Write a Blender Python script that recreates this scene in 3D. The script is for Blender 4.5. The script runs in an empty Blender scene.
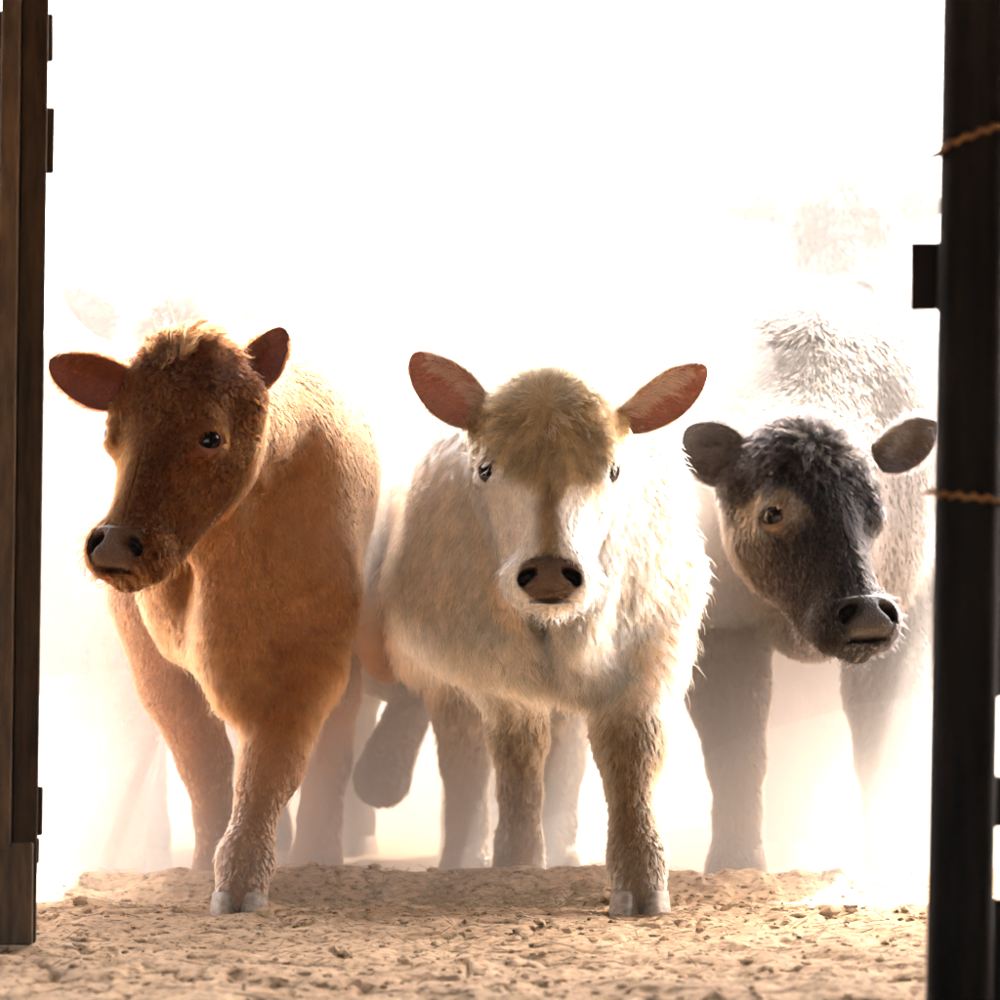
import bpy, math, random
import numpy as np
from mathutils import Vector, Matrix, kdtree

rng = np.random.default_rng(7)
random.seed(7)
sc = bpy.context.scene
COL = sc.collection

# ------------------------------------------------------------------ camera
CAM_H, F, ROW0 = 0.556, 4960.0, 560.0        # eye height, focal length in px, horizon row (1000 px frame)
cam_d = bpy.data.cameras.new("camera")
cam = bpy.data.objects.new("camera", cam_d)
COL.objects.link(cam)
cam.location = (0, 0, CAM_H)
cam.rotation_euler = (math.radians(90) + math.atan((ROW0 - 500) / F), 0, 0)
cam_d.sensor_width = 36
cam_d.lens = 36 * F / 1000
cam_d.clip_start = 0.1
cam_d.clip_end = 3000
cam_d.dof.use_dof = True
cam_d.dof.focus_distance = 7.72
cam_d.dof.aperture_fstop = 6.3
sc.camera = cam

# ------------------------------------------------------------------ sky, sun, exposure
SUN_EL, SUN_AZ = 52.0, 23.0                   # sun stands behind the herd, a little to the right (degrees)
w = bpy.data.worlds.new("World")
sc.world = w
w.use_nodes = True
nt = w.node_tree
bg = nt.nodes["Background"]
sky = nt.nodes.new("ShaderNodeTexSky")
sky.sky_type = 'NISHITA'
sky.sun_disc = False
sky.sun_elevation = math.radians(SUN_EL)
sky.sun_rotation = math.radians(SUN_AZ)
sky.dust_density = 6.0
sky.air_density = 1.0
nt.links.new(sky.outputs[0], bg.inputs[0])
bg.inputs[1].default_value = 0.15
sun_d = bpy.data.lights.new("sun", 'SUN')
sun_d.energy = 3.0
sun_d.angle = math.radians(0.6)
sun_d.color = (1.0, 0.93, 0.84)
sun = bpy.data.objects.new("sun", sun_d)
COL.objects.link(sun)
el, az = math.radians(SUN_EL), math.radians(SUN_AZ)
to_sun = Vector((math.sin(az) * math.cos(el), math.cos(az) * math.cos(el), math.sin(el)))
sun.rotation_euler = to_sun.to_track_quat('Z', 'Y').to_euler()
vs = sc.view_settings
vs.view_transform = 'Standard'
vs.look = 'None'
vs.exposure = 4.5
vs.gamma = 1
vs.use_curve_mapping = False
sc.render.engine = 'CYCLES'
cy = sc.cycles
cy.use_denoising = True
cy.max_bounces = 8
cy.diffuse_bounces = 4
cy.glossy_bounces = 3
cy.transmission_bounces = 6
cy.volume_bounces = 2
cy.caustics_reflective = False
cy.caustics_refractive = False
cy.sample_clamp_indirect = 6


# ------------------------------------------------------------------ helpers
def P(px, py, d):
    """photo pixel + distance from the camera plane -> world point"""
    return np.array([(px - 500) / F * d, d, CAM_H + (ROW0 - py) / F * d])


def tag(o, label=None, cat=None, group=None, kind=None):
    for k, v in (("label", label), ("category", cat), ("group", group), ("kind", kind)):
        if v:
            o[k] = v
    return o


def mesh_obj(name, v, f, mats, parent=None, smooth=True, origin=None, mat_idx=None):
    v = np.asarray(v, dtype=np.float64).reshape(-1, 3)
    if origin is not None:
        v = v - np.asarray(origin)
    me = bpy.data.meshes.new(name)
    me.from_pydata(v.tolist(), [], f if isinstance(f, list) else f.tolist())
    for m in (mats if isinstance(mats, (list, tuple)) else [mats]):
        me.materials.append(m)
    if smooth:
        me.polygons.foreach_set("use_smooth", [True] * len(me.polygons))
    if mat_idx is not None:
        me.polygons.foreach_set("material_index", np.asarray(mat_idx, dtype=np.int32))
    me.update()
    o = bpy.data.objects.new(name, me)
    COL.objects.link(o)
    if parent is not None:
        o.parent = parent
    return o


def set_attr(data, name, typ, dom, arr):
    a = data.attributes.new(name, typ, dom)
    key = {"FLOAT": "value", "FLOAT_COLOR": "color", "FLOAT_VECTOR": "vector"}[typ]
    a.data.foreach_set(key, np.ascontiguousarray(arr, dtype=np.float32).ravel())


class N:
    """tiny node-tree helper"""
    def __init__(s, name):
        s.m = bpy.data.materials.new(name)
        s.m.use_nodes = True
        s.t = s.m.node_tree
        s.t.nodes.clear()
        s.out = s.t.nodes.new("ShaderNodeOutputMaterial")

    def n(s, typ, ins=None, **kw):
        x = s.t.nodes.new(typ)
        for k, v in kw.items():
            setattr(x, k, v)
        for k, v in (ins or {}).items():
            if isinstance(v, bpy.types.NodeSocket):
                s.t.links.new(v, x.inputs[k])
            else:
                x.inputs[k].default_value = v
        return x

    def ramp(s, fac, stops):
        r = s.n("ShaderNodeValToRGB", {"Fac": fac})
        e = r.color_ramp.elements
        while len(e) < len(stops):
            e.new(0.5)
        for k, (p, c) in enumerate(stops):
            e[k].position = p
            e[k].color = (*c, 1)
        return r.outputs[0]

    def done(s, sock, vol=False):
        s.t.links.new(sock, s.out.inputs["Volume" if vol else "Surface"])
        return s.m


_wv = rng.normal(size=(40, 3))
_wv /= np.linalg.norm(_wv, axis=1)[:, None]
_ph = rng.uniform(0, 6.28, 40)


def wob(p, freq, k=0, n=6):
    """smooth pseudo noise in about -1..1"""
    r = 0
    for i in range(n):
        j = (k * 7 + i) % 40
        r = r + np.sin((p @ _wv[j]) * freq * (0.7 + 0.13 * i) + _ph[j] + 1.7 * np.sin((p @ _wv[(j + 11) % 40]) * freq * 0.6))
    return r / (n * 0.75)


def vnoise2(x, y, seed):
    """2-D value noise, -1..1"""
    r = np.random.default_rng(seed).uniform(-1, 1, (256, 256))
    xi, yi = np.floor(x).astype(int), np.floor(y).astype(int)
    fx, fy = x - xi, y - yi
    fx, fy = fx * fx * (3 - 2 * fx), fy * fy * (3 - 2 * fy)
    g = lambda a, b: r[a % 256, b % 256]
    return (g(xi, yi) * (1 - fx) + g(xi + 1, yi) * fx) * (1 - fy) + (g(xi, yi + 1) * (1 - fx) + g(xi + 1, yi + 1) * fx) * fy


# ------------------------------------------------------------------ ground
def ground_h(x, y):
    """height of the trodden dirt; a low lip runs across the doorway, the yard beyond lies lower"""
    x, y = np.asarray(x, float), np.asarray(y, float)
    lip_y = 8.40 + 0.05 * vnoise2(x * 2.3 + 9, x * 0 + 3, 1)
    yard = np.clip((y - lip_y) / 0.16, 0, 1)
    yard = yard * yard * (3 - 2 * yard)
    near = np.clip((y - 4) / 1.5, 0, 1) * np.clip((12 - y) / 2, 0, 1) * np.clip((3 - np.abs(x)) / 1.0, 0, 1)
    lipx = 0.86 + 0.14 * np.clip((0.22 - x) / 0.25, 0, 1) * np.clip((x + 0.6) / 0.25, 0, 1)
    lip = 0.032 * lipx * np.exp(-((y - lip_y + 0.03) / 0.085) ** 2)
    dip = -0.016 * lipx * np.exp(-((y - 8.12) / 0.12) ** 2)
    n = 0.006 * vnoise2(x * 4, y * 3, 2) + 0.007 * vnoise2(x * 11, y * 7, 3)
    r1 = vnoise2(x * 15, y * 13, 4)
    n = n + 0.0034 * (1 - 2.2 * np.abs(r1)) + 0.0020 * vnoise2(x * 47, y * 30, 5)
    n = n + 0.0015 * (1 - 2 * np.abs(vnoise2(x * 85, y * 60, 6)))
    cr = np.abs(vnoise2(x * 9 + 5, y * 5, 8) + 0.35 * vnoise2(x * 31, y * 17, 9))
    n = n - 0.011 * np.exp(-(cr / 0.05) ** 2) * (vnoise2(x * 3, y * 2, 10) > -0.1)
    pit = vnoise2(x * 17 + 3, y * 14, 12)
    n = n - 0.009 * np.clip((pit - .66) / .2, 0, 1)
    slab = vnoise2(x * 7 + 1, y * 5 + 2, 13)
    n = n + 0.004 * np.clip((slab - .25) / .06, 0, 1)
    return (-0.065 * yard + lip + dip) * near + n * near * (1 - 0.4 * yard) + (-0.065) * (1 - near) * (y > 8)


def axis(dense0, dense1, step, lo, hi):
    a = list(np.arange(dense0, dense1 + 1e-6, step))
    s, q = step, dense1
    while q < hi:
        s *= 1.35
        q += s
        a.append(min(q, hi))
    s, q, b = step, dense0, []
    while q > lo:
        s *= 1.35
        q -= s
        b.append(max(q, lo))
    return np.array(b[::-1] + a)


def mat_ground():
    N_ = N("dusty_dirt")
    tc = N_.n("ShaderNodeTexCoord").outputs["Object"]
    n1 = N_.n("ShaderNodeTexNoise", {"Vector": tc, "Scale": 3.0, "Detail": 6.0, "Roughness": 0.6})
    n2 = N_.n("ShaderNodeTexNoise", {"Vector": tc, "Scale": 60.0, "Detail": 8.0, "Roughness": 0.7})
    c1 = N_.ramp(n1.outputs[0], [(0.3, (0.45, 0.31, 0.195)), (0.7, (0.60, 0.44, 0.29))])
    c2 = N_.ramp(n2.outputs[0], [(0.38, (0.22, 0.18, 0.13)), (0.46, (0.82, 0.78, 0.72)), (0.7, (1.2, 1.17, 1.12))])
    mx = N_.n("ShaderNodeMix", {0: 1.0, 6: c1, 7: c2}, data_type='RGBA', blend_type='MULTIPLY')
    bp = N_.n("ShaderNodeBump", {"Height": n2.outputs[0], "Strength": 0.6, "Distance": 0.006})
    b = N_.n("ShaderNodeBsdfPrincipled", {"Base Color": mx.outputs[2], "Roughness": 0.95, "Normal": bp.outputs[0], "Specular IOR Level": 0.15})
    return N_.done(b.outputs[0])


GX = axis(-0.85, 0.85, 0.0052, -400, 400)
GY = axis(5.8, 8.75, 0.0075, -60, 900)
XX, YY = np.meshgrid(GX, GY)
ZZ = ground_h(XX, YY)
nx, ny = len(GX), len(GY)
idx = np.arange(nx * ny).reshape(ny, nx)
gf = np.stack([idx[:-1, :-1], idx[:-1, 1:], idx[1:, 1:], idx[1:, :-1]], -1).reshape(-1, 4)
M_GROUND = mat_ground()
g = mesh_obj("ground", np.stack([XX, YY, ZZ], -1), gf, M_GROUND)
tag(g, "trodden dusty tan dirt floor with a low lip across the doorway", kind="structure")

# loose straw and clods on the dirt
M_STRAW = N("straw")
_i = M_STRAW.n("ShaderNodeObjectInfo")
_g = M_STRAW.n("ShaderNodeAttribute", attribute_name="tint")
M_STRAW = M_STRAW.done(M_STRAW.n("ShaderNodeBsdfPrincipled", {"Base Color": _g.outputs["Color"], "Roughness": 0.8}).outputs[0])


def straw():
    v, f, c = [], [], []
    for k in range(2600):
        if k < 1500:
            x, y = random.uniform(-0.45, 0.25), random.gauss(8.17, 0.09)
        else:
            x, y = random.uniform(-0.75, 0.75), random.uniform(6.2, 8.4)
        L, wd, a = random.uniform(0.008, 0.035), random.uniform(0.0004, 0.0009), random.uniform(0, math.pi)
        tilt = random.gauss(0, 0.25)
        z = float(ground_h(x, y)) + 0.002
        dx, dy = math.cos(a), math.sin(a)
        p0 = Vector((x - dx * L / 2, y - dy * L / 2, z - tilt * L / 2 + 0.002))
        p1 = Vector((x + dx * L / 2, y + dy * L / 2, z + tilt * L / 2 + 0.002))
        sN = Vector((-dy, dx, 0)) * wd
        up = Vector((0, 0, wd * 1.3))
        b = len(v)
        v += [p0 - sN, p0 + sN, p0 + up, p1 - sN, p1 + sN, p1 + up]
        f += [(b, b + 1, b + 4, b + 3), (b + 1, b + 2, b + 5, b + 4), (b + 2, b, b + 3, b + 5)]
        t = random.uniform(0.6, 1.5)
        c += [(0.34 * t, 0.25 * t, 0.14 * t, 1)] * 6
    o = mesh_obj("straw", v, f, M_STRAW, smooth=False)
    set_attr(o.data, "tint", "FLOAT_COLOR", "POINT", c)
    tag(o, "short broken straw and chaff strewn along the doorway lip", "straw", kind="stuff")


def clods():
    v, f = [], []
    ico_v = np.array([(0, 0, 1), (.9, 0, .4), (.28, .85, .4), (-.72, .53, .4), (-.72, -.53, .4), (.28, -.85, .4), (.72, .53, -.3), (-.28, .85, -.3), (-.9, 0, -.3), (-.28, -.85, -.3), (.72, -.53, -.3)])
    ico_f = [(0, 1, 2), (0, 2, 3), (0, 3, 4), (0, 4, 5), (0, 5, 1), (1, 6, 2), (2, 6, 7), (2, 7, 3), (3, 7, 8), (3, 8, 4), (4, 8, 9), (4, 9, 5), (5, 9, 10), (5, 10, 1), (1, 10, 6)]
    for k in range(1500):
        x, y = random.uniform(-0.8, 0.8), random.uniform(6.0, 8.45)
        r = 0.0022 * math.exp(random.gauss(0.35, 0.55))
        s = np.array([random.uniform(.8, 1.6), random.uniform(.8, 1.4), random.uniform(.5, .9)]) * r
        a = random.uniform(0, 6.28)
        q = ico_v * (1 + rng.normal(0, .18, (11, 1)))
        q = q * s
        q = np.stack([q[:, 0] * math.cos(a) - q[:, 1] * math.sin(a), q[:, 0] * math.sin(a) + q[:, 1] * math.cos(a), q[:, 2]], -1)
        b = len(v)
        v += (q + [x, y, float(ground_h(x, y)) + s[2] * 0.4]).tolist()
        f += [tuple(i + b for i in t) for t in ico_f]
    o = mesh_obj("dirt_clods", v, f, M_GROUND, smooth=False)
    tag(o, "small loose dirt clods scattered over the barn floor", "dirt", kind="stuff")


straw()
clods()


# ------------------------------------------------------------------ barn shell round the camera, unseen, put in to darken the doorway's near side
def mat_simple(name, c0, c1, scale, rough=0.8, metal=0.0, stretch=(1, 1, 1), bump=0.3, spec=0.5):
    N_ = N(name)
    tc = N_.n("ShaderNodeTexCoord").outputs["Object"]
    mp = N_.n("ShaderNodeMapping", {"Vector": tc, "Scale": stretch})
    n1 = N_.n("ShaderNodeTexNoise", {"Vector": mp.outputs[0], "Scale": scale, "Detail": 8.0, "Roughness": 0.65})
    c = N_.ramp(n1.outputs[0], [(0.35, c0), (0.65, c1)])
    bp = N_.n("ShaderNodeBump", {"Height": n1.outputs[0], "Strength": bump, "Distance": 0.004})
    b = N_.n("ShaderNodeBsdfPrincipled", {"Base Color": c, "Roughness": rough, "Metallic": metal, "Specular IOR Level": spec, "Normal": bp.outputs[0]})
    return N_.done(b.outputs[0])


def box(v, f, x0, x1, y0, y1, z0, z1):
    b = len(v)
    v += [(x0, y0, z0), (x1, y0, z0), (x1, y1, z0), (x0, y1, z0), (x0, y0, z1), (x1, y0, z1), (x1, y1, z1), (x0, y1, z1)]
    f += [tuple(b + i for i in q) for q in ((3, 2, 1, 0), (4, 5, 6, 7), (0, 1, 5, 4), (1, 2, 6, 5), (2, 3, 7, 6), (3, 0, 4, 7))]


M_BOARD = mat_simple("weathered_board", (0.10, 0.065, 0.04), (0.2, 0.14, 0.09), 9, stretch=(6, 6, 0.5))
M_TIN = mat_simple("roof_tin", (0.22, 0.2, 0.18), (0.33, 0.3, 0.27), 4, rough=0.5, metal=0.5)
EAVE_Y, EAVE_Z = 9.78, 2.62  # eave depth chosen so heads stay shaded and backs catch the sun
v, f = [], []
box(v, f, -4.0, 4.0, -3.0, EAVE_Y, EAVE_Z, EAVE_Z + 0.06)
o = mesh_obj("barn_roof", v, f, M_TIN, smooth=False)
tag(o, "low tin barn roof overhanging the doorway", kind="structure")
for sx in (-1, 1):
    v, f = [], []
    box(v, f, sx * 4.0 - 0.03, sx * 4.0 + 0.03, -3.0, 8.2, -0.2, EAVE_Z - .002)
    o = mesh_obj("barn_wall", v, f, M_BOARD, smooth=False)
    tag(o, "unseen dark board side wall of the barn, cutting the side light", kind="structure")


# ------------------------------------------------------------------ the two jambs of the doorway
M_STEEL = mat_simple("old_brown_steel", (0.017, 0.009, 0.0045), (0.048, 0.026, 0.011), 14, rough=0.8, metal=0.0, stretch=(3, 3, 0.4), bump=0.8, spec=0.2)
M_RUST = mat_simple("rusty_steel", (0.035, 0.020, 0.009), (0.095, 0.052, 0.022), 18, rough=0.8, metal=0.1, stretch=(3, 3, 0.5))
M_BLACK = mat_simple("dark_steel", (0.003, 0.002, 0.0014), (0.011, 0.007, 0.0045), 12, rough=0.8, metal=0.0, stretch=(4, 4, 0.4), bump=0.8, spec=0.12)
M_WIRE = mat_simple("rusted_wire", (0.12, 0.05, 0.015), (0.3, 0.14, 0.04), 60, rough=0.6, metal=0.5)


def bev(o, wdt=0.003, seg=2):
    m = o.modifiers.new("bevel", 'BEVEL')
    m.width = wdt
    m.segments = seg
    m.limit_method = 'ANGLE'
    return o


def jamb_box(parent, name, mat, d, x0t, x1t, x0b, x1b, row0, row1, depth, off=0.0, b=0.003):
    """upright with its front face at distance d+off; x in photo px at the top and bottom rows"""
    o0 = np.array(parent.location)
    v = []
    for (row, xa, xb) in ((row1, x0b, x1b), (row0, x0t, x1t)):
        A, B = P(xa, row, d), P(xb, row, d)
        for y in (d + off, d + off + depth):
            v += [(A[0], y, A[2]), (B[0], y, B[2])]
    f = [(0, 1, 3, 2), (4, 6, 7, 5), (0, 4, 5, 1), (2, 3, 7, 6), (0, 2, 6, 4), (1, 5, 7, 3)]
    return bev(mesh_obj(name, v, f, mat, parent, smooth=False, origin=o0), b)


def tube(pts, r, n=10):
    pts = [Vector(p) for p in pts]
    v, f = [], []
    for i, p in enumerate(pts):
        t = (pts[min(i + 1, len(pts) - 1)] - pts[max(i - 1, 0)]).normalized()
        a = t.orthogonal().normalized() if i == 0 else (a - t * a.dot(t)).normalized()
        bb = t.cross(a)
        for k in range(n):
            q = 2 * math.pi * k / n
            v.append(p + (a * math.cos(q) + bb * math.sin(q)) * r)
    for i in range(len(pts) - 1):
        for k in range(n):
            f.append((i * n + k, i * n + (k + 1) % n, (i + 1) * n + (k + 1) % n, (i + 1) * n + k))
    f.append(tuple(range(n))[::-1])
    f.append(tuple((len(pts) - 1) * n + k for k in range(n)))
    return v, f


def empty(name, loc):
    e = bpy.data.objects.new(name, None)
    e.location = loc
    e.empty_display_size = 0.1
    COL.objects.link(e)
    return e


DL = 7.12
lp = empty("door_jamb", (P(15, 945, DL)[0], DL, 0))
tag(lp, "brown steel channel door jamb standing beside the red calf", "door jamb", "door jambs")
jamb_box(lp, "flange", M_STEEL, DL, 23, 50, 11, 36, -160, 943, 0.012, off=0.0)
jamb_box(lp, "web", M_RUST, DL, 4, 23, -6, 12, -160, 848, 0.05, off=-0.022)
jamb_box(lp, "base_plate", M_RUST, DL, -8, 34, -10, 33.5, 842, 944, 0.05, off=-0.016)
jamb_box(lp, "strike_plate", M_STEEL, DL, 44, 53, 43, 52, 106, 172, 0.008, off=0.016)
jamb_box(lp, "top_lug", M_STEEL, DL, 40, 51.5, 40, 51.5, 12, 60, 0.008, off=0.014)
jamb_box(lp, "hinge_leaf", M_STEEL, DL, 34, 42, 33.5, 41.5, 787, 836, 0.008, off=0.016)
jamb_box(lp, "hinge_leaf", M_STEEL, DL, 32, 38.5, 31, 38, 838, 864, 0.008, off=0.016)
jamb_box(lp, "outer_rail", M_STEEL, DL, -24, -2, -34, -11, 10, 940, 0.03, off=0.05)
jamb_box(lp, "cross_plate", M_STEEL, DL, -22, 6, -22, 6, 8, 34, 0.01, off=0.03)

DR = 5.6
rp = empty("gate_post", (P(960, 1050, DR)[0], DR, 0))
tag(rp, "dark steel pipe gate post wrapped with rusty wire", "gate post", "door jambs")
o0 = np.array(rp.location)
pt = [P(976.5 - 18.0 * (r_ / 1000), r_, DR + 0.03) for r_ in np.linspace(-160, 1052, 9)]
v, f = tube(pt, 0.038, 28)
mesh_obj("pipe", v, f, M_BLACK, rp, origin=o0)
jamb_box(rp, "latch_plate", M_BLACK, DR, 915, 952, 915, 950, 238, 308, 0.008, off=0.06, b=0.002)
jamb_box(rp, "rear_rail", M_BLACK, DR, 968, 997, 966, 1002.0, -160, 1050, 0.03, off=0.14)
jamb_box(rp, "rear_rail", M_BLACK, DR, 990, 1030, 994, 1036, -160, 700, 0.03, off=0.10)
jamb_box(rp, "rear_rail", M_BLACK, DR, 996, 1040, 996, 1040, 780, 832, 0.03, off=0.10)
jamb_box(rp, "rear_rail", M_BLACK, DR, 998, 1040, 998, 1040, 905, 1050, 0.03, off=0.10)
for (ra, rb, tail, rad) in ((156, 116, 9, 0.0026), (492, 503, 6, 0.0022)):
    pp = []
    for k in range(26):
        t = k / 25
        a = math.pi * (1 - t)
        row = ra + (rb - ra) * t
        c = np.array(P(976.5 - 18 * row / 1000, row, DR + 0.03))
        pp.append(Vector((c[0] + math.cos(a) * 0.0415, c[1] - math.sin(a) * 0.0415, c[2])))
    end = pp[0] + Vector((-tail / F * DR, 0.004, -0.002))
    pp = [end] + pp
    pp.append(pp[-1] + Vector((0.05, 0.02, 0.012)))
    v, f = tube(pp, rad, 8)
    mesh_obj("wire", v, f, M_WIRE, rp, origin=o0)
    pp2 = [p + Vector((0, -0.0042 * (0 if i == 0 else 1), 0.0042 * math.sin(i * 1.9))) for i, p in enumerate(pp)]
    v, f = tube(pp2, rad * 0.9, 8)
    mesh_obj("wire", v, f, M_WIRE, rp, origin=o0)


# ------------------------------------------------------------------ dust kicked up by the herd
def mat_dust(name, dens, g_, col=(0.645, 0.622, 0.60)):
    N_ = N(name)
    b = N_.n("ShaderNodeVolumePrincipled", {"Color": (*col, 1), "Density": dens, "Anisotropy": g_})
    return N_.done(b.outputs[0], vol=True)


def dust_box(label, x0, x1, y0, y1, z0, z1, mat):
    v, f = [], []
    box(v, f, x0, x1, y0, y1, z0, z1)
    o = mesh_obj("dust_cloud", v, f, mat, smooth=False)
    tag(o, label, "dust", kind="stuff")


def dust_bank(label, y0, z0, slope, y1, mat, halfw=9.0, skew=0.0):
    """dust rising off the ground: thin in front, deeper to the back, with a rolling top"""
    xs = np.linspace(-halfw, halfw, 91)
    ys = y0 + (y1 - y0) * np.linspace(0, 1, 60) ** 1.6
    X, Y = np.meshgrid(xs, ys)
    base_top = z0 + slope * (Y - y0) / (1 + (Y - y0) / 9.0)
    n = vnoise2(X * 1.7 + 20, Y * 1.3, 31) + .5 * vnoise2(X * 4.1, Y * 3.1 + 7, 32)
    Z = base_top + n * np.minimum(.16, .05 + .12 * (Y - y0))
    Y = Y + skew * np.clip(X, -1.2, 1.2) * np.clip((y1 - Y) / 4.0, 0, 1)
    top = np.stack([X, Y, Z], -1).reshape(-1, 3)
    bot = top.copy()
    bot[:, 2] = -0.45
    nx_, ny_ = len(xs), len(ys)
    I = np.arange(nx_ * ny_).reshape(ny_, nx_)
    k = nx_ * ny_
    q = np.stack([I[:-1, :-1], I[:-1, 1:], I[1:, 1:], I[1:, :-1]], -1).reshape(-1, 4)
    fs = q.tolist() + (q[:, ::-1] + k).tolist()
    ring = list(I[0, :]) + list(I[1:, -1]) + list(I[-1, -2::-1]) + list(I[-2:0:-1, 0])
    for i in range(len(ring)):
        a, b = int(ring[i]), int(ring[(i + 1) % len(ring)])
        fs.append([b, a, a + k, b + k])
    o = mesh_obj("dust_cloud", np.concatenate([top, bot]), fs, mat)
    tag(o, label, "dust", kind="stuff")


y_l, y_r = 8.20 - .5 * 1.2, 8.20 + .5 * 1.2      # the dust hangs further forward round the red calf
v = [(-9, y_l, -.5), (-1.2, y_l, -.5), (1.2, y_r, -.5), (9, y_r, -.5), (9, 30, -.5), (-9, 30, -.5)]
v += [(x, y, 3.4) for x, y, z in v]
f = [(5, 4, 3, 2, 1, 0), (6, 7, 8, 9, 10, 11)] + [(i, (i + 1) % 6, (i + 1) % 6 + 6, i + 6) for i in range(6)]
o = mesh_obj("dust_cloud", v, f, mat_dust("dust_high", 0.112, 0.3), smooth=False)
tag(o, "bright backlit dust hanging in the yard behind the calves", "dust", kind="stuff")
dust_bank("pale dust drifting at the height of the backs of the herd", 8.2, 0.90, 0.0, 29.4, mat_dust("dust_mid", 0.30, 0.3), halfw=8.9, skew=.5)
dust_bank("thick low dust rolling round the legs of the herd", 8.08, 0.10, 0.42, 29.0, mat_dust("dust_low", 0.47, 0.3))


def dust_puff(label, c, r, dens):
    vv, ff = [], []
    n1, n2 = 28, 18
    for i in range(n2 + 1):
        for j in range(n1):
            th, ph = math.pi * i / n2, 2 * math.pi * j / n1
            d_ = np.array([math.sin(th) * math.cos(ph), math.sin(th) * math.sin(ph), math.cos(th)])
            k = 1 + .10 * math.sin(3 * d_[0] + 5 * d_[2] + c[0] * 9) + .08 * math.sin(6 * d_[1] - 4 * d_[2] + c[0] * 5)
            vv.append(np.array(c) + d_ * np.array(r) * k)
    for i in range(n2):
        for j in range(n1):
            ff.append((i * n1 + j, (i + 1) * n1 + j, (i + 1) * n1 + (j + 1) % n1, i * n1 + (j + 1) % n1))
    o = mesh_obj("dust_cloud", vv, ff, mat_dust("dust_puff", dens, 0.3))
    tag(o, label, "dust", kind="stuff")


dust_puff("pale puff of dust drifting over the red calf's shoulder", P(335, 465, 8.36), (.25, .38, .32), .9)
dust_puff("pale puff of dust beside the cream calf's flank", P(650, 480, 8.85), (.28, .38, .32), .7)


# ------------------------------------------------------------------ implicit modelling of the animals
def smin(a, b, k):
    h = np.clip(0.5 + 0.5 * (b - a) / k, 0, 1)
    return b + (a - b) * h - k * h * (1 - h)


def smax(a, b, k):
    return -smin(-a, -b, k)


class Ell:
    def __init__(s, c, r, k=0.05, R=None):
        s.c, s.r, s.k, s.R = np.array(c, float), np.array(r, float), k, R
        m = s.r.max() + k + 0.05
        s.lo, s.hi = s.c - m, s.c + m

    def d(s, p):
        q = p - s.c
        if s.R is not None:
            q = q @ s.R
        k0 = np.linalg.norm(q / s.r, axis=1)
        k1 = np.linalg.norm(q / (s.r * s.r), axis=1) + 1e-9
        return k0 * (k0 - 1) / k1


class Cone:
    def __init__(s, a, b, ra, rb, k=0.03, flat=None):
        s.a, s.b, s.ra, s.rb, s.k = np.array(a, float), np.array(b, float), ra, rb, k
        m = max(ra, rb) + k + 0.05
        s.lo, s.hi = np.minimum(s.a, s.b) - m, np.maximum(s.a, s.b) + m

    def d(s, p):
        ba = s.b - s.a
        t = np.clip((p - s.a) @ ba / (ba @ ba), 0, 1)
        return np.linalg.norm(p - s.a - t[:, None] * ba, axis=1) - (s.ra + (s.rb - s.ra) * t)


def chain(js, k=0.03):
    return [Cone(js[i][:3], js[i + 1][:3], js[i][3], js[i + 1][3], k) for i in range(len(js) - 1)]


def eval_prims(prims, p):
    acc = np.full(len(p), 1.0)
    for q in prims:
        m = np.all((p > q.lo) & (p < q.hi), axis=1)
        if m.any():
            acc[m] = smin(acc[m], q.d(p[m]), q.k)
    return acc


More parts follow.
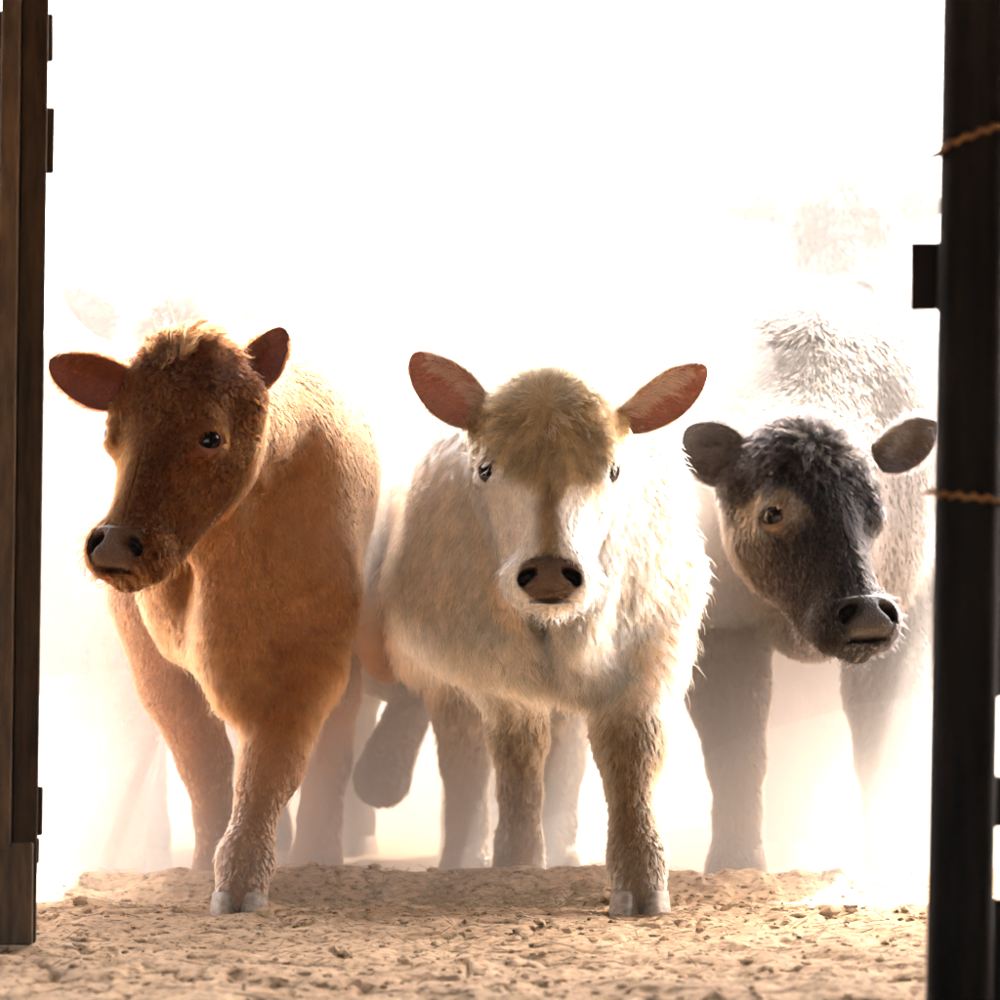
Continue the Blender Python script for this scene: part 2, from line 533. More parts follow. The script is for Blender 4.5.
def surface_nets(fn, lo, hi, h, coarse=4):
    """mesh the zero set of fn; evaluates finely only near the surface"""
    lo, hi = np.array(lo, float), np.array(hi, float)
    H = h * coarse
    n = np.ceil((hi - lo) / H).astype(int) + 1
    ax = [lo[i] + H * (np.arange(n[i]) + 0.5) for i in range(3)]
    C = np.stack(np.meshgrid(*ax, indexing='ij'), -1).reshape(-1, 3)
    fc = fn(C).reshape(n)
    act = np.abs(fc) < H * 1.35
    big = np.repeat(np.repeat(np.repeat(fc, coarse, 0), coarse, 1), coarse, 2)
    am = np.repeat(np.repeat(np.repeat(act, coarse, 0), coarse, 1), coarse, 2)
    ii = np.argwhere(am)
    pts = lo + h * (ii + 0.5)
    big[am] = fn(pts)
    S = big < 0
    s0 = S[:-1, :-1, :-1].astype(np.int8)
    cnt = sum(S[dx:S.shape[0] - 1 + dx, dy:S.shape[1] - 1 + dy, dz:S.shape[2] - 1 + dz].astype(np.int8) for dx in (0, 1) for dy in (0, 1) for dz in (0, 1))
    cells = np.argwhere((cnt > 0) & (cnt < 8))
    vid = np.full(np.array(S.shape) - 1, -1, np.int64)
    vid[tuple(cells.T)] = np.arange(len(cells))
    acc = np.zeros((len(cells), 3))
    num = np.zeros(len(cells))
    corners = [(dx, dy, dz) for dx in (0, 1) for dy in (0, 1) for dz in (0, 1)]
    cv = {c: big[tuple((cells + c).T)] for c in corners}
    for c in corners:
        for a in range(3):
            if c[a] == 0:
                e = list(c)
                e[a] = 1
                e = tuple(e)
                f0, f1 = cv[c], cv[e]
                m = (f0 < 0) != (f1 < 0)
                t = np.where(m, f0 / np.where(m, f0 - f1, 1), 0)
                pos = np.array(c, float)[None] + np.zeros((len(cells), 3))
                pos[:, a] += t
                acc[m] += pos[m]
                num[m] += 1
    V = lo + h * (0.5 + cells + acc / num[:, None])
    Fs = []
    for a in range(3):
        b, c = (a + 1) % 3, (a + 2) % 3
        sl0 = [slice(None)] * 3
        sl1 = [slice(None)] * 3
        sl0[a], sl1[a] = slice(0, -1), slice(1, None)
        diff = S[tuple(sl0)] != S[tuple(sl1)]
        e = np.argwhere(diff)
        e = e[(e[:, b] > 0) & (e[:, c] > 0) & (e[:, b] < S.shape[b] - 1) & (e[:, c] < S.shape[c] - 1)]
        if not len(e):
            continue
        q = []
        for (ob, oc) in ((-1, -1), (0, -1), (0, 0), (-1, 0)):
            x = e.copy()
            x[:, b] += ob
            x[:, c] += oc
            q.append(vid[tuple(x.T)])
        q = np.stack(q, 1)
        ins = S[tuple(e.T)]
        q[~ins] = q[~ins][:, ::-1]
        Fs.append(q)
    Fq = np.concatenate(Fs)
    Fq = Fq[(Fq >= 0).all(1)]
    return V, Fq


def relax(V, Fq, it=2, lam=0.5):
    a = np.concatenate([Fq[:, i] for i in range(4)])
    b = np.concatenate([Fq[:, (i + 1) % 4] for i in range(4)])
    for _ in range(it):
        s = np.zeros_like(V)
        c = np.zeros(len(V))
        for i in range(3):
            s[:, i] = np.bincount(a, V[b, i], len(V)) + np.bincount(b, V[a, i], len(V))
        c = np.bincount(a, minlength=len(V)) + np.bincount(b, minlength=len(V))
        V = V + lam * (s / np.maximum(c, 1)[:, None] - V) * (c > 0)[:, None]
    return V


def rot(yaw, pitch, roll):
    y, p, r = map(math.radians, (yaw, pitch, roll))
    Rz = np.array([[math.cos(y), -math.sin(y), 0], [math.sin(y), math.cos(y), 0], [0, 0, 1]])
    Rx = np.array([[1, 0, 0], [0, math.cos(p), -math.sin(p)], [0, math.sin(p), math.cos(p)]])
    Ry = np.array([[math.cos(r), 0, math.sin(r)], [0, 1, 0], [-math.sin(r), 0, math.cos(r)]])
    return Ry @ Rz @ Rx


class Head:
    """head in its own frame: face looks along -y, muzzle down along -z, eyes at z = 0"""
    def __init__(s, pos, yaw, pitch, roll, scale):
        s.o, s.R, s.s = np.array(pos, float), rot(yaw, pitch, roll), np.array(scale, float)
        s.eyes = None
        pr = [Ell((0, .055, .075), (.104, .10, .082), .03),
              Ell((0, .06, .128), (.066, .06, .036), .04),
              Cone((0, .045, .03), (0, .004, -.135), .084, .046, .03),
              Cone((0, -.012, .00), (0, -.026, -.13), .026, .024, .03)]
        for q in (-1, 1):
            pr += [Ell((q * .060, .034, .004), (.042, .05, .048), .03),
                   Ell((q * .068, .002, .034), (.027, .026, .018), .02),
                   Cone((q * .058, .112, .00), (q * .034, .045, -.15), .046, .033, .04),
                   Ell((q * .092, .085, .078), (.032, .035, .036), .03),
                   Ell((q * .034, -.004, -.178), (.036, .047, .036), .02)]
        pr += [Ell((0, -.008, -.170), (.062, .052, .044), .03),
               Cone((0, .03, -.15), (0, .008, -.206), .040, .023, .02)]
        s.prims = pr
        s.find_eyes()

    def loc(s, p):
        return ((p - s.o) @ s.R) / s.s

    def wor(s, q):
        return (np.asarray(q) * s.s) @ s.R.T + s.o

    def wdir(s, q):
        d = np.asarray(q, float) @ s.R.T
        return d / np.linalg.norm(d)

    def base(s, q):
        d = eval_prims(s.prims, q)
        # flat forehead and bridge, hollows between the bridge and the cheeks
        m = (q[:, 2] > -.15) & (q[:, 1] < .03) & (d < .06)
        if m.any():
            pm, dm = q[m], d[m]
            dm = smax(dm, -(pm[:, 1] + .034 - .10 * pm[:, 2]), .022)
            for x in (-1, 1):
                dm = smax(dm, -Ell((x * .060, -.052, -.062), (.022, .026, .042), .02).d(pm), .03)
            d[m] = dm
        return d

    def find_eyes(s):
        s.eyes = []
        for q in (-1, 1):
            o = np.array([q * .82, -.57, .02])
            o /= np.linalg.norm(o)
            ts = np.linspace(0, .12, 240)
            pts = np.array([q * .052, .034, 0.0]) + ts[:, None] * o
            d = s.base(pts)
            t = ts[np.argmax(d > 0)]
            sp = np.array([q * .052, .034, 0.0]) + t * o
            tt = np.cross([0, 0, 1.0], o)
            tt /= np.linalg.norm(tt)
            up = np.cross(o, tt)
            up, tt = (up, tt)
            a = math.radians(14) * q                       # the outer corner sits a little higher
            t2 = tt * math.cos(a) + up * math.sin(a)
            u2 = np.cross(o, t2)
            s.eyes.append((sp - o * .0125, o, t2, u2))

    def f(s, q):
        d = s.base(q)
        m = (np.abs(q[:, 2]) < .06) & (np.abs(q[:, 0]) > .03) & (q[:, 1] < .1)
        if m.any():
            pm, dm = q[m], d[m]
            for (c, o, t, u) in s.eyes:
                B = np.stack([t, u, o], 1)
                dm = smin(dm, Ell(c, (.034, .0275, .0245), .01, B).d(pm), .012)
                dm = smax(dm, -Ell(c + o * .021, (.0235, .0128, .021), .01, B).d(pm), .0035)
            d[m] = dm
        m = (q[:, 2] < -.12) & (q[:, 1] < .06)
        if m.any():
            pm, dm = q[m], d[m]
            for x in (-1, 1):
                a = math.radians(-32) * x
                B = np.array([[math.cos(a), 0, math.sin(a)], [0, 1, 0], [-math.sin(a), 0, math.cos(a)]]).T
                dm = smax(dm, -Ell((x * .0315, -.062, -.171), (.0140, .034, .0088), .01, B).d(pm), .007)
                dm = smax(dm, -Ell((x * .0425, -.052, -.179), (.0065, .028, .011), .01).d(pm), .008)
            sl = Ell((0, -.032, -.2085), (.036, .034, .0024), .01)
            dm = smax(dm, -sl.d(pm), .006)
            d[m] = dm
        return d * s.s.min()


def template(org, back, s, heading_tilt=0, legs=True, thin=1.0):
    """torso prims; org on the ground under the chest front, back = horizontal direction to the tail"""
    back = np.array([back[0], back[1], 0.0])
    back /= np.linalg.norm(back)
    side = np.array([back[1], -back[0], 0.0])
    B = np.stack([side, back, [0, 0, 1.0]], 1)
    sx, sy, sz = s
    S = np.array([sx, sy, sz])
    T = lambda x, y, z: np.array(org) + B @ (np.array([x, y, z]) * S)
    E = lambda c, r, k=.06: Ell(T(*c), np.array(r) * S, k, B)
    pr = [E((0, .58, .585), (.205 * thin, .50, .225)), E((0, .17, .57), (.165, .24, .235)), E((0, .06, .46), (.105, .14, .14)),
          E((0, .24, .73), (.095, .22, .11)), E((0, .95, .64), (.175, .2, .18))]
    for q in (-1, 1):
        pr += [E((q * .125, .17, .57), (.085, .14, .20), .09), E((q * .105, .98, .52), (.095, .17, .22))]
    return pr, T


def leg_prims(js):
    return chain(js, .025)


def ear_mesh(base, tip, face, wid, cup=0.55, thick=0.004, nu=22, nv=15, droop=0.0):
    """leaf-shaped cupped ear; 'face' is the direction its hollow looks"""
    base, tip, face = (np.array(q, float) for q in (base, tip, face))
    ax = tip - base
    L = np.linalg.norm(ax)
    ax /= L
    face = face - ax * (face @ ax)
    face /= np.linalg.norm(face)
    sd = np.cross(ax, face)
    us = 1 - (1 - np.linspace(0, 1, nu)) ** 1.9
    vs_ = np.linspace(-1, 1, nv)
    front = np.zeros((nu, nv, 3))
    nrm = np.zeros((nu, nv, 3))
    upv = 1.0 if sd[2] > 0 else -1.0                       # which edge is the upper one
    for i, u in enumerate(us):
        prof = (u + .14) ** .55 * max(1.0 - u, 0) ** .60 / .690
        curl = cup * (2.0 - 1.45 * min(u / 0.6, 1))
        for j, q in enumerate(vs_):
            wd = wid * prof * (0.86 if q * upv > 0 else 1.14)
            th = q * curl
            wv = math.sin(th) / max(curl, .2) * wd
            dp = (math.cos(th) - 1) / max(curl, .2) * wd
            rip = .0022 * math.sin(u * 9 + q * 2.2)
            front[i, j] = base + ax * (u * L) + sd * wv - face * (dp) + face * (rip - droop * u * u * L)
            nrm[i, j] = face * math.cos(th) - sd * math.sin(th)
    back = front - nrm * thick
    k = nu * nv
    V = np.concatenate([front.reshape(-1, 3), back.reshape(-1, 3)])
    I = np.arange(k).reshape(nu, nv)
    Fq = []
    for i in range(nu - 1):
        for j in range(nv - 1):
            a, b, c, d = I[i, j], I[i, j + 1], I[i + 1, j + 1], I[i + 1, j]
            Fq.append((a, b, c, d))
            Fq.append((d + k, c + k, b + k, a + k))
    for i in range(nu - 1):
        Fq.append((I[i, 0], I[i + 1, 0], I[i + 1, 0] + k, I[i, 0] + k))
        Fq.append((I[i + 1, -1], I[i, -1], I[i, -1] + k, I[i + 1, -1] + k))
    for j in range(nv - 1):
        Fq.append((I[-1, j], I[-1, j + 1], I[-1, j + 1] + k, I[-1, j] + k))
    inner = np.concatenate([np.ones(k), np.zeros(k)])
    edge = np.tile(vs_ * upv, nu * 2)
    ul = np.tile(np.repeat(us, nv), 2)
    flow = ax[None] * 0.8 + sd[None] * np.tile(vs_, nu * 2)[:, None] * 0.9
    flow[:k] = ax[None] * .75 - sd[None] * upv * .75
    em = np.abs(np.tile(vs_, nu)) > .78
    flow[:k][em] = (ax[None] * .5 + sd[None] * np.tile(vs_, nu)[:, None])[em]
    return V, np.array(Fq), inner, edge, ul, flow


def claw(width, length, height, side):
    """one half of a cloven hoof: toe at -y, coronet on top"""
    V, Fq = [], []
    n = 14
    for lv, (z, sc_, sh) in enumerate(((0, 1.0, 0), (height * .12, 1.01, .000), (height * .55, .94, .006), (height, .86, .013), (height * 1.12, .72, .015))):
        for k in range(n):
            a = 2 * math.pi * k / n
            x, y = math.sin(a), -math.cos(a)
            yy = y * length * .5 * (1.0 if y > 0 else 1.12)
            xx = x * width * .5 * (1 - .28 * max(0, -y))
            if x * side < 0:
                xx *= .80
            V.append((xx * sc_ + side * -.002, yy * sc_ + sh, z))
    for lv in range(4):
        for k in range(n):
            Fq.append((lv * n + k, lv * n + (k + 1) % n, (lv + 1) * n + (k + 1) % n, (lv + 1) * n + k))
    Fq.append(tuple(range(n))[::-1])
    Fq.append(tuple(4 * n + k for k in range(n)))
    return np.array(V), Fq


# materials of the animals
def mat_hide(name):
    N_ = N(name)
    at = N_.n("ShaderNodeAttribute", attribute_name="coat")
    wet = N_.n("ShaderNodeAttribute", attribute_name="wet")
    tc = N_.n("ShaderNodeTexCoord").outputs["Object"]
    nz = N_.n("ShaderNodeTexNoise", {"Vector": tc, "Scale": 160.0, "Detail": 4.0})
    vz = N_.n("ShaderNodeTexVoronoi", {"Vector": tc, "Scale": 260.0})
    bmix = N_.n("ShaderNodeMix", {0: wet.outputs["Fac"], 2: nz.outputs[0], 3: vz.outputs[0]}, data_type='FLOAT')
    bp = N_.n("ShaderNodeBump", {"Height": bmix.outputs[0], "Strength": 0.5, "Distance": 0.003})
    ro = N_.n("ShaderNodeMapRange", {"Value": wet.outputs["Fac"], 3: 0.85, 4: 0.52})
    b = N_.n("ShaderNodeBsdfPrincipled", {"Base Color": at.outputs["Color"], "Roughness": ro.outputs[0], "Normal": bp.outputs[0], "Specular IOR Level": 0.22})
    return N_.done(b.outputs[0])


def mat_ear():
    N_ = N("ear_skin")
    at = N_.n("ShaderNodeAttribute", attribute_name="coat")
    b = N_.n("ShaderNodeBsdfPrincipled", {"Base Color": at.outputs["Color"], "Roughness": 0.7})
    hs = N_.n("ShaderNodeMix", {0: 1.0, 6: at.outputs["Color"], 7: (1.0, 0.50, 0.38, 1)}, data_type='RGBA', blend_type='MULTIPLY')
    t = N_.n("ShaderNodeBsdfTranslucent", {"Color": hs.outputs[2]})
    mx = N_.n("ShaderNodeMixShader", {0: 0.28, 1: b.outputs[0], 2: t.outputs[0]})
    return N_.done(mx.outputs[0])


def mat_fur(name, rough=0.35, radial=0.45, ior=1.45):
    N_ = N(name)
    at = N_.n("ShaderNodeAttribute", attribute_name="coat")
    hi = N_.n("ShaderNodeHairInfo")
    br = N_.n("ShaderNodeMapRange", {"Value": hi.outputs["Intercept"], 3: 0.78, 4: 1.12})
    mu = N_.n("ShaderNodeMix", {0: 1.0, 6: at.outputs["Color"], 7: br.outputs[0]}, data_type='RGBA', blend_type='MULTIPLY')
    h = N_.n("ShaderNodeBsdfHairPrincipled", {"Color": mu.outputs[2], "Roughness": rough, "Radial Roughness": radial, "Coat": 0.0, "IOR": ior, "Random Roughness": 0.2})
    return N_.done(h.outputs[0])


def mat_eye():
    N_ = N("eye")
    at = N_.n("ShaderNodeAttribute", attribute_name="coat")
    b = N_.n("ShaderNodeBsdfPrincipled", {"Base Color": at.outputs["Color"], "Roughness": 0.10, "Specular IOR Level": 0.2})
    return N_.done(b.outputs[0])


M_HIDE, M_EAR, M_EYE = mat_hide("hide"), mat_ear(), mat_eye()
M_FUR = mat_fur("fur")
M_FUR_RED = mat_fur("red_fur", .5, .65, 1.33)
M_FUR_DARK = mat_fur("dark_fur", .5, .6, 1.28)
M_HOOF = mat_simple("hoof_horn", (0.24, 0.18, 0.13), (0.46, 0.38, 0.30), 40, rough=0.7, stretch=(1, 1, 2.5))


def vert_normals(V, Fq):
    a, b, c, d = (V[Fq[:, i]] for i in range(4))
    fn = np.cross(c - a, d - b)
    n = np.zeros_like(V)
    for i in range(4):
        for k in range(3):
            n[:, k] += np.bincount(Fq[:, i], fn[:, k], len(V))
    return n / (np.linalg.norm(n, axis=1)[:, None] + 1e-12)


def grow_fur(name, parent, origin, roots, nrm, flow, length, lift, coat, radius, npt=6, clump=0.5, clump_n=10, curl=0.12, droop=0.25, fmat=None, jitter=.16):
    """hair strands as one curves object"""
    n = len(roots)
    fl = flow - nrm * np.sum(flow * nrm, axis=1)[:, None]
    fl /= (np.linalg.norm(fl, axis=1)[:, None] + 1e-9)
    jit = rng.normal(0, 1, (n, 3)) * jitter
    d0 = nrm * lift[:, None] + fl * (1 - lift)[:, None] + jit
    d0 /= np.linalg.norm(d0, axis=1)[:, None]
    d1 = nrm * (lift * 0.35)[:, None] + fl + jit * 0.6 + np.array([0, 0, -1.0]) * (droop)
    d1 /= np.linalg.norm(d1, axis=1)[:, None]
    t = np.linspace(0, 1, npt)
    seg = (d0[:, None, :] * (1 - t)[None, :, None] + d1[:, None, :] * t[None, :, None])
    pts = np.zeros((n, npt, 3))
    pts[:, 0] = roots - nrm * 0.0004
    for k in range(1, npt):
        pts[:, k] = pts[:, k - 1] + (seg[:, k - 1] + seg[:, k]) * 0.5 * (length / (npt - 1))[:, None]
    # locks: neighbouring hairs lean to a shared tip
    nc = max(1, n // clump_n)
    ci = rng.choice(n, nc, replace=False)
    kd = kdtree.KDTree(nc)
    for j, i in enumerate(ci):
        kd.insert(roots[i].tolist(), j)
    kd.balance()
    own = np.array([kd.find(r)[1] for r in roots.tolist()])
    guide = ci[own]
    wgt = (clump if np.ndim(clump) else np.full(n, clump))
    off = roots - roots[guide]
    far = np.linalg.norm(off, axis=1)
    ok = np.clip(1.3 - far / 0.03, 0, 1)
    gp = pts[guide]
    gp = gp * 1.0
    tw = (t ** 1.2)[None, :, None] * (wgt * ok)[:, None, None]
    pts = pts * (1 - tw) + gp * tw
    # curl
    if curl > 0:
        ph = rng.uniform(0, 6.28, n)[guide] if True else 0
        sdv = np.cross(nrm, fl)
        pts += (np.sin(t[None, :] * 7 + ph[:, None]) * t[None, :] * (length * curl)[:, None])[:, :, None] * sdv[:, None, :]
    hc = bpy.data.hair_curves.new(name)
    hc.add_curves([npt] * n)
    hc.attributes["position"].data.foreach_set("vector", (pts - np.asarray(origin)).astype(np.float32).ravel())
    rad = radius[:, None] * np.array([1.0, 1.0, .95, .85, .65, .3][:npt] if npt == 6 else np.linspace(1, .3, npt))[None, :]
    set_attr(hc, "radius", "FLOAT", "POINT", rad)
    set_attr(hc, "coat", "FLOAT_COLOR", "CURVE", np.concatenate([coat, np.ones((n, 1))], 1))
    hc.materials.append(fmat)
    o = bpy.data.objects.new(name, hc)
    COL.objects.link(o)
    o.parent = parent
    return o


def build_cow(name, label, cat, base_xy, torso, legs, head, neck, ears, coat_fn, fur, n_fur, hooves, group=None,
              h_body=0.0105, h_head=0.0042, zbase=None, extra=None, carve=()):
    """one animal: empty > body (single skin), fur, eyes, hooves"""
    zb = float(ground_h(base_xy[0], base_xy[1])) if zbase is None else zbase
    org = np.array([base_xy[0], base_xy[1], zb])
    root = empty(name, org)
    tag(root, label, cat, group)
    prims = list(torso)
    for js in legs:
        prims += leg_prims(js)
    prims += neck
    if extra:
        prims += extra

    def fbody(p):
        d = eval_prims(prims, p)
        for q, kc in carve:
            m = np.all((p > q.lo) & (p < q.hi), axis=1)
            if m.any():
                d[m] = smax(d[m], -q.d(p[m]), kc)
        return d

    hr = 0.26 * head.s.max()
    hlo, hhi = head.wor([[0, .02, -.03]])[0] - hr, head.wor([[0, .02, -.03]])[0] + hr

    def fall(p):
        d = fbody(p)
        m = np.all((p > hlo) & (p < hhi), axis=1)
        if m.any():
            q = head.loc(p[m])
            hd = head.f(q)
            kk = np.where(q[:, 1] < .05, .012, .045)
            d[m] = smin(d[m], hd, kk)
        return d

    lo = np.min([q.lo for q in prims], axis=0)
    hi = np.max([q.hi for q in prims], axis=0)
    V, Fq = surface_nets(fall, lo, hi, h_body)
    V = relax(V, Fq, 2)
    # fine head, coarse body; both lie on the same surface
    bh = [head.wor([[x, y, z]])[0] for x in (-.14, .14) for y in (-.09, .17) for z in (-.25, .19)]
    blo, bhi = np.min(bh, axis=0), np.max(bh, axis=0)
    inb = np.all((V > blo + .02) & (V < bhi - .02), axis=1)
    Fq = Fq[~inb[Fq].all(1)]
    V2, F2 = surface_nets(fall, blo, bhi, h_head)
    V2 = relax(V2, F2, 1, .4)
    nb = len(V)
    Vs, Fs = [V, V2], [Fq, F2 + nb]
    # drop unused vertices of the body
    cnt = nb + len(V2)
    inner = np.zeros(cnt)
    eedge = np.zeros(cnt)
    eul = np.zeros(cnt)
    isear = np.zeros(cnt)
    eflow = np.zeros((cnt, 3))
    for e in ears:
        Ve, Fe, inn, ed, ul, fl = ear_mesh(*e["geo"], **e.get("kw", {}))
        Vs.append(Ve)
        Fs.append(Fe + cnt)
        cnt += len(Ve)
        inner = np.concatenate([inner, inn])
        eedge = np.concatenate([eedge, ed])
        eul = np.concatenate([eul, ul])
        isear = np.concatenate([isear, np.ones(len(Ve))])
        eflow = np.concatenate([eflow, fl])
    V = np.concatenate(Vs)
    Fq = np.concatenate(Fs)
    used = np.zeros(len(V), bool)
    used[Fq.ravel()] = True
    remap = np.cumsum(used) - 1
    V, inner, eedge, eul, isear, eflow = V[used], inner[used], eedge[used], eul[used], isear[used], eflow[used]
    Fq = remap[Fq]
    nrm = vert_normals(V, Fq)
    hp = head.loc(V)
    onhead = np.all(np.abs(hp - [0, .03, -.03]) < [.15, .13, .22], axis=1) & (isear < .5)
    coat = coat_fn(V, hp, nrm, onhead, isear, inner)
    # bare nose
    nose = np.linalg.norm((hp - [0, -.050, -.177]) / np.stack([.0505 - .22 * np.clip(-.178 - hp[:, 2], 0, .03), np.full(len(hp), .085), np.full(len(hp), .037)], 1), axis=1)
    nose = nose + .05 * wob(hp, 120, 12)
    wet = np.clip((1.12 - nose) / .15, 0, 1) * onhead * (hp[:, 1] < .0)
    fmat = (isear[Fq].mean(1) > .5).astype(int)
    body = mesh_obj("body", V, Fq, [M_HIDE, M_EAR], root, origin=org, mat_idx=fmat)
    skin = coat * 0.8
    skin = skin * (1 - wet[:, None]) + np.array(fur["nose"])[None] * wet[:, None] * (1 + 0.25 * wob(V, 90, 3))[:, None]
    inside = wet * np.clip((hp[:, 1] + .052) / .010, 0, 1) * (np.abs(hp[:, 0]) > .018) * (hp[:, 2] < -.155) * (hp[:, 2] > -.195)
    skin = skin * (1 - inside[:, None]) + np.array((.012, .008, .007))[None] * inside[:, None]  # nostril lining painted near-black, deepening the shade of the hollows
    # dark rim round the eyes
    for (c, o_, t_, u_) in head.eyes:
        de = np.linalg.norm(hp - (c + o_ * .012), axis=1)
        m = np.clip((.0285 - de) / .005, 0, 1) * onhead
        skin = skin * (1 - m[:, None]) + np.array(fur["eyerim"])[None] * m[:, None]
    set_attr(body.data, "coat", "FLOAT_COLOR", "POINT", np.concatenate([np.clip(skin, 0.003, .95), np.ones((len(V), 1))], 1))
    set_attr(body.data, "wet", "FLOAT", "POINT", wet)

    # eyes
    for (c, o_, t_, u_) in head.eyes:
        n1, n2 = 24, 16
        ev, ef, ec = [], [], []
        for i in range(n2 + 1):
            for j in range(n1):
                th, ph = math.pi * i / n2, 2 * math.pi * j / n1
                dl = o_ * math.cos(th) + t_ * math.sin(th) * math.cos(ph) + u_ * math.sin(th) * math.sin(ph)
                ev.append(head.wor([c + dl * .0225])[0])
                a_ = math.degrees(th)
                ec.append((.006, .005, .006, 1) if a_ < 42 else ((.030, .016, .010, 1) if a_ < 60 else (.10, .07, .06, 1)))
        for i in range(n2):
            for j in range(n1):
                ef.append((i * n1 + j, i * n1 + (j + 1) % n1, (i + 1) * n1 + (j + 1) % n1, (i + 1) * n1 + j))
        eo = mesh_obj("eye", ev, ef, M_EYE, root, origin=org)
        set_attr(eo.data, "coat", "FLOAT_COLOR", "POINT", ec)

    # hooves
    for (hx, hy, hz, yaw, wd) in hooves:
        for sd in (-1, 1):
            cv_, cf_ = claw(wd * .58, wd * 1.25, wd * .42, sd)
            cv_[:, 0] += sd * wd * .245
            a = math.radians(yaw)
            X = cv_[:, 0] * math.cos(a) - cv_[:, 1] * math.sin(a)
            Y = cv_[:, 0] * math.sin(a) + cv_[:, 1] * math.cos(a)
            mesh_obj("hoof", np.stack([X + hx, Y + hy, cv_[:, 2] + hz], 1), cf_, M_HOOF, root, origin=org)

    # fur roots, spread by area
    if n_fur > 0:
        tri = np.concatenate([Fq[:, [0, 1, 2]], Fq[:, [0, 2, 3]]])
        A, B, C = V[tri[:, 0]], V[tri[:, 1]], V[tri[:, 2]]
        ar = 0.5 * np.linalg.norm(np.cross(B - A, C - A), axis=1)
        tn = nrm[tri].mean(1)
        tm = V[tri].mean(1)
        dist_back = np.clip((tm[:, 1] - org[1]) / 0.5, 0, 1)
        wgt = ar * np.clip(1.0 - 0.75 * dist_back, .25, 1) * np.where(tn[:, 1] > .55, .35, 1.0)
        wgt *= np.where(onhead[tri].mean(1) > .5, fur.get("head_density", 2.6), 1.0)
        wgt *= np.where(isear[tri].mean(1) > .5, np.where(np.abs(eedge[tri].mean(1)) > .78, 5.0, 2.2), 1.0)
        wgt *= np.where(wet[tri].mean(1) > .35, 0.0, 1.0)
        hpt = hp[tri].mean(1)
        for (c, o_, t_, u_) in head.eyes:
            de = np.linalg.norm(hpt - (c + o_ * .010), axis=1)
            wgt *= np.where((de < .0218) & (onhead[tri].mean(1) > .5), 0.0, 1.0)
        cs = np.cumsum(wgt)
        ti = np.searchsorted(cs, rng.uniform(0, cs[-1], n_fur))
        ti = np.clip(ti, 0, len(tri) - 1)
        r1, r2 = rng.uniform(size=n_fur), rng.uniform(size=n_fur)
        sq = np.sqrt(r1)
        bc = np.stack([1 - sq, sq * (1 - r2), sq * r2], 1)
        T_ = tri[ti]
        lerp = lambda X_: (X_[T_] * (bc[:, :, None] if X_.ndim > 1 else bc)).sum(1)
        roots, rn = lerp(V), lerp(nrm)
        rn /= np.linalg.norm(rn, axis=1)[:, None] + 1e-9
        rh = head.loc(roots)
        roh = lerp(onhead.astype(float)) > .5
        rear, rinn, redge, rul, rfl = lerp(isear), lerp(inner), lerp(eedge), lerp(eul), lerp(eflow)
        cc = coat_fn(roots, rh, rn, roh, rear, rinn)
        flow, length, lift, rad, clump = fur["field"](roots, rh, rn, roh, head)
        e_ = rear > .5
        flow[e_] = rfl[e_]
        inner_len = fur["ear_in"] + fur.get("ear_tuft", .02) * sstep(.0, .5, redge + .25 * wob(roots, 60, 11)) * sstep(.95, .6, rul)
        length = np.where(e_, np.where(rinn > .5, inner_len, fur["ear_out"]) * (0.6 + .8 * rng.uniform(size=n_fur)) * np.where(rul > .9, .6, 1), length)
        lift = np.where(e_, np.where(rinn > .5, .30, .15), lift)
        fr = e_ & (np.abs(redge) > .8)
        length = np.where(fr, np.maximum(length, rng.uniform(.004, .017, n_fur)), length)
        out_dir = rfl - rn * np.sum(rfl * rn, axis=1)[:, None]
        flow[fr] = out_dir[fr]
        lift = np.where(fr, .02, lift)
        cc = np.where((e_ & (rinn > .5) & (inner_len > fur["ear_in"] + .006))[:, None], np.array(fur["tuft"])[None], cc)
        rad = np.where(e_, fur["rad"] * .8, rad)
        length = length * rng.uniform(.7, 1.2, n_fur)
        cc = cc * rng.normal(1, .15, (n_fur, 1)).clip(.55, 1.5) * (1 + .28 * wob(roots, 170, 13))[:, None]  # random strand tone, plus fine streaks painted in as hair sheen
        # forelock: loose wisps round the whorl and on the crest of the poll
        wsp = fur.get("wisp")
        if wsp:
            dw = np.hypot(rh[:, 0] / wsp["r"], (rh[:, 2] - wsp["z"]) / wsp["r"])
            lock = wob(rh, 230, 14) > .25
            ws = roh & (rh[:, 1] < .10) & (dw < 1) & lock & (rng.uniform(size=n_fur) < wsp["p"])
            length = np.where(ws, wsp["len"], length)
            lift = np.where(ws, .5, lift)
            clump = np.where(ws, .9, clump)
            cc = np.where(ws[:, None], np.array(wsp["col"])[None], cc)
        whisk = roh & (rh[:, 2] < -.135) & (rng.uniform(size=n_fur) < .02)
        length = np.where(whisk, .026, length)
        lift = np.where(whisk, .65, lift)
        clump = np.where(whisk, 0.0, clump)
        fly = rng.uniform(size=n_fur) < .02
        length = np.where(fly, length * 1.45, length)
        lift = np.where(fly, np.minimum(lift * 2.0, .75), lift)
        clump = np.where(fly, 0.0, clump)
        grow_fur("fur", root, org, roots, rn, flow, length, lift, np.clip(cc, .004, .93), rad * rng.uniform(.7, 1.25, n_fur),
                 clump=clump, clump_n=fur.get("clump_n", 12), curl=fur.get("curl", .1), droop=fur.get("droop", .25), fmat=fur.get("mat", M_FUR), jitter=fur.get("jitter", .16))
    return root


def mixc(a, b, t):
    t = np.clip(t, 0, 1)[:, None]
    return np.asarray(a) * (1 - t) + np.asarray(b) * t


def sstep(a, b, x):
    t = np.clip((x - a) / (b - a), 0, 1)
    return t * t * (3 - 2 * t)


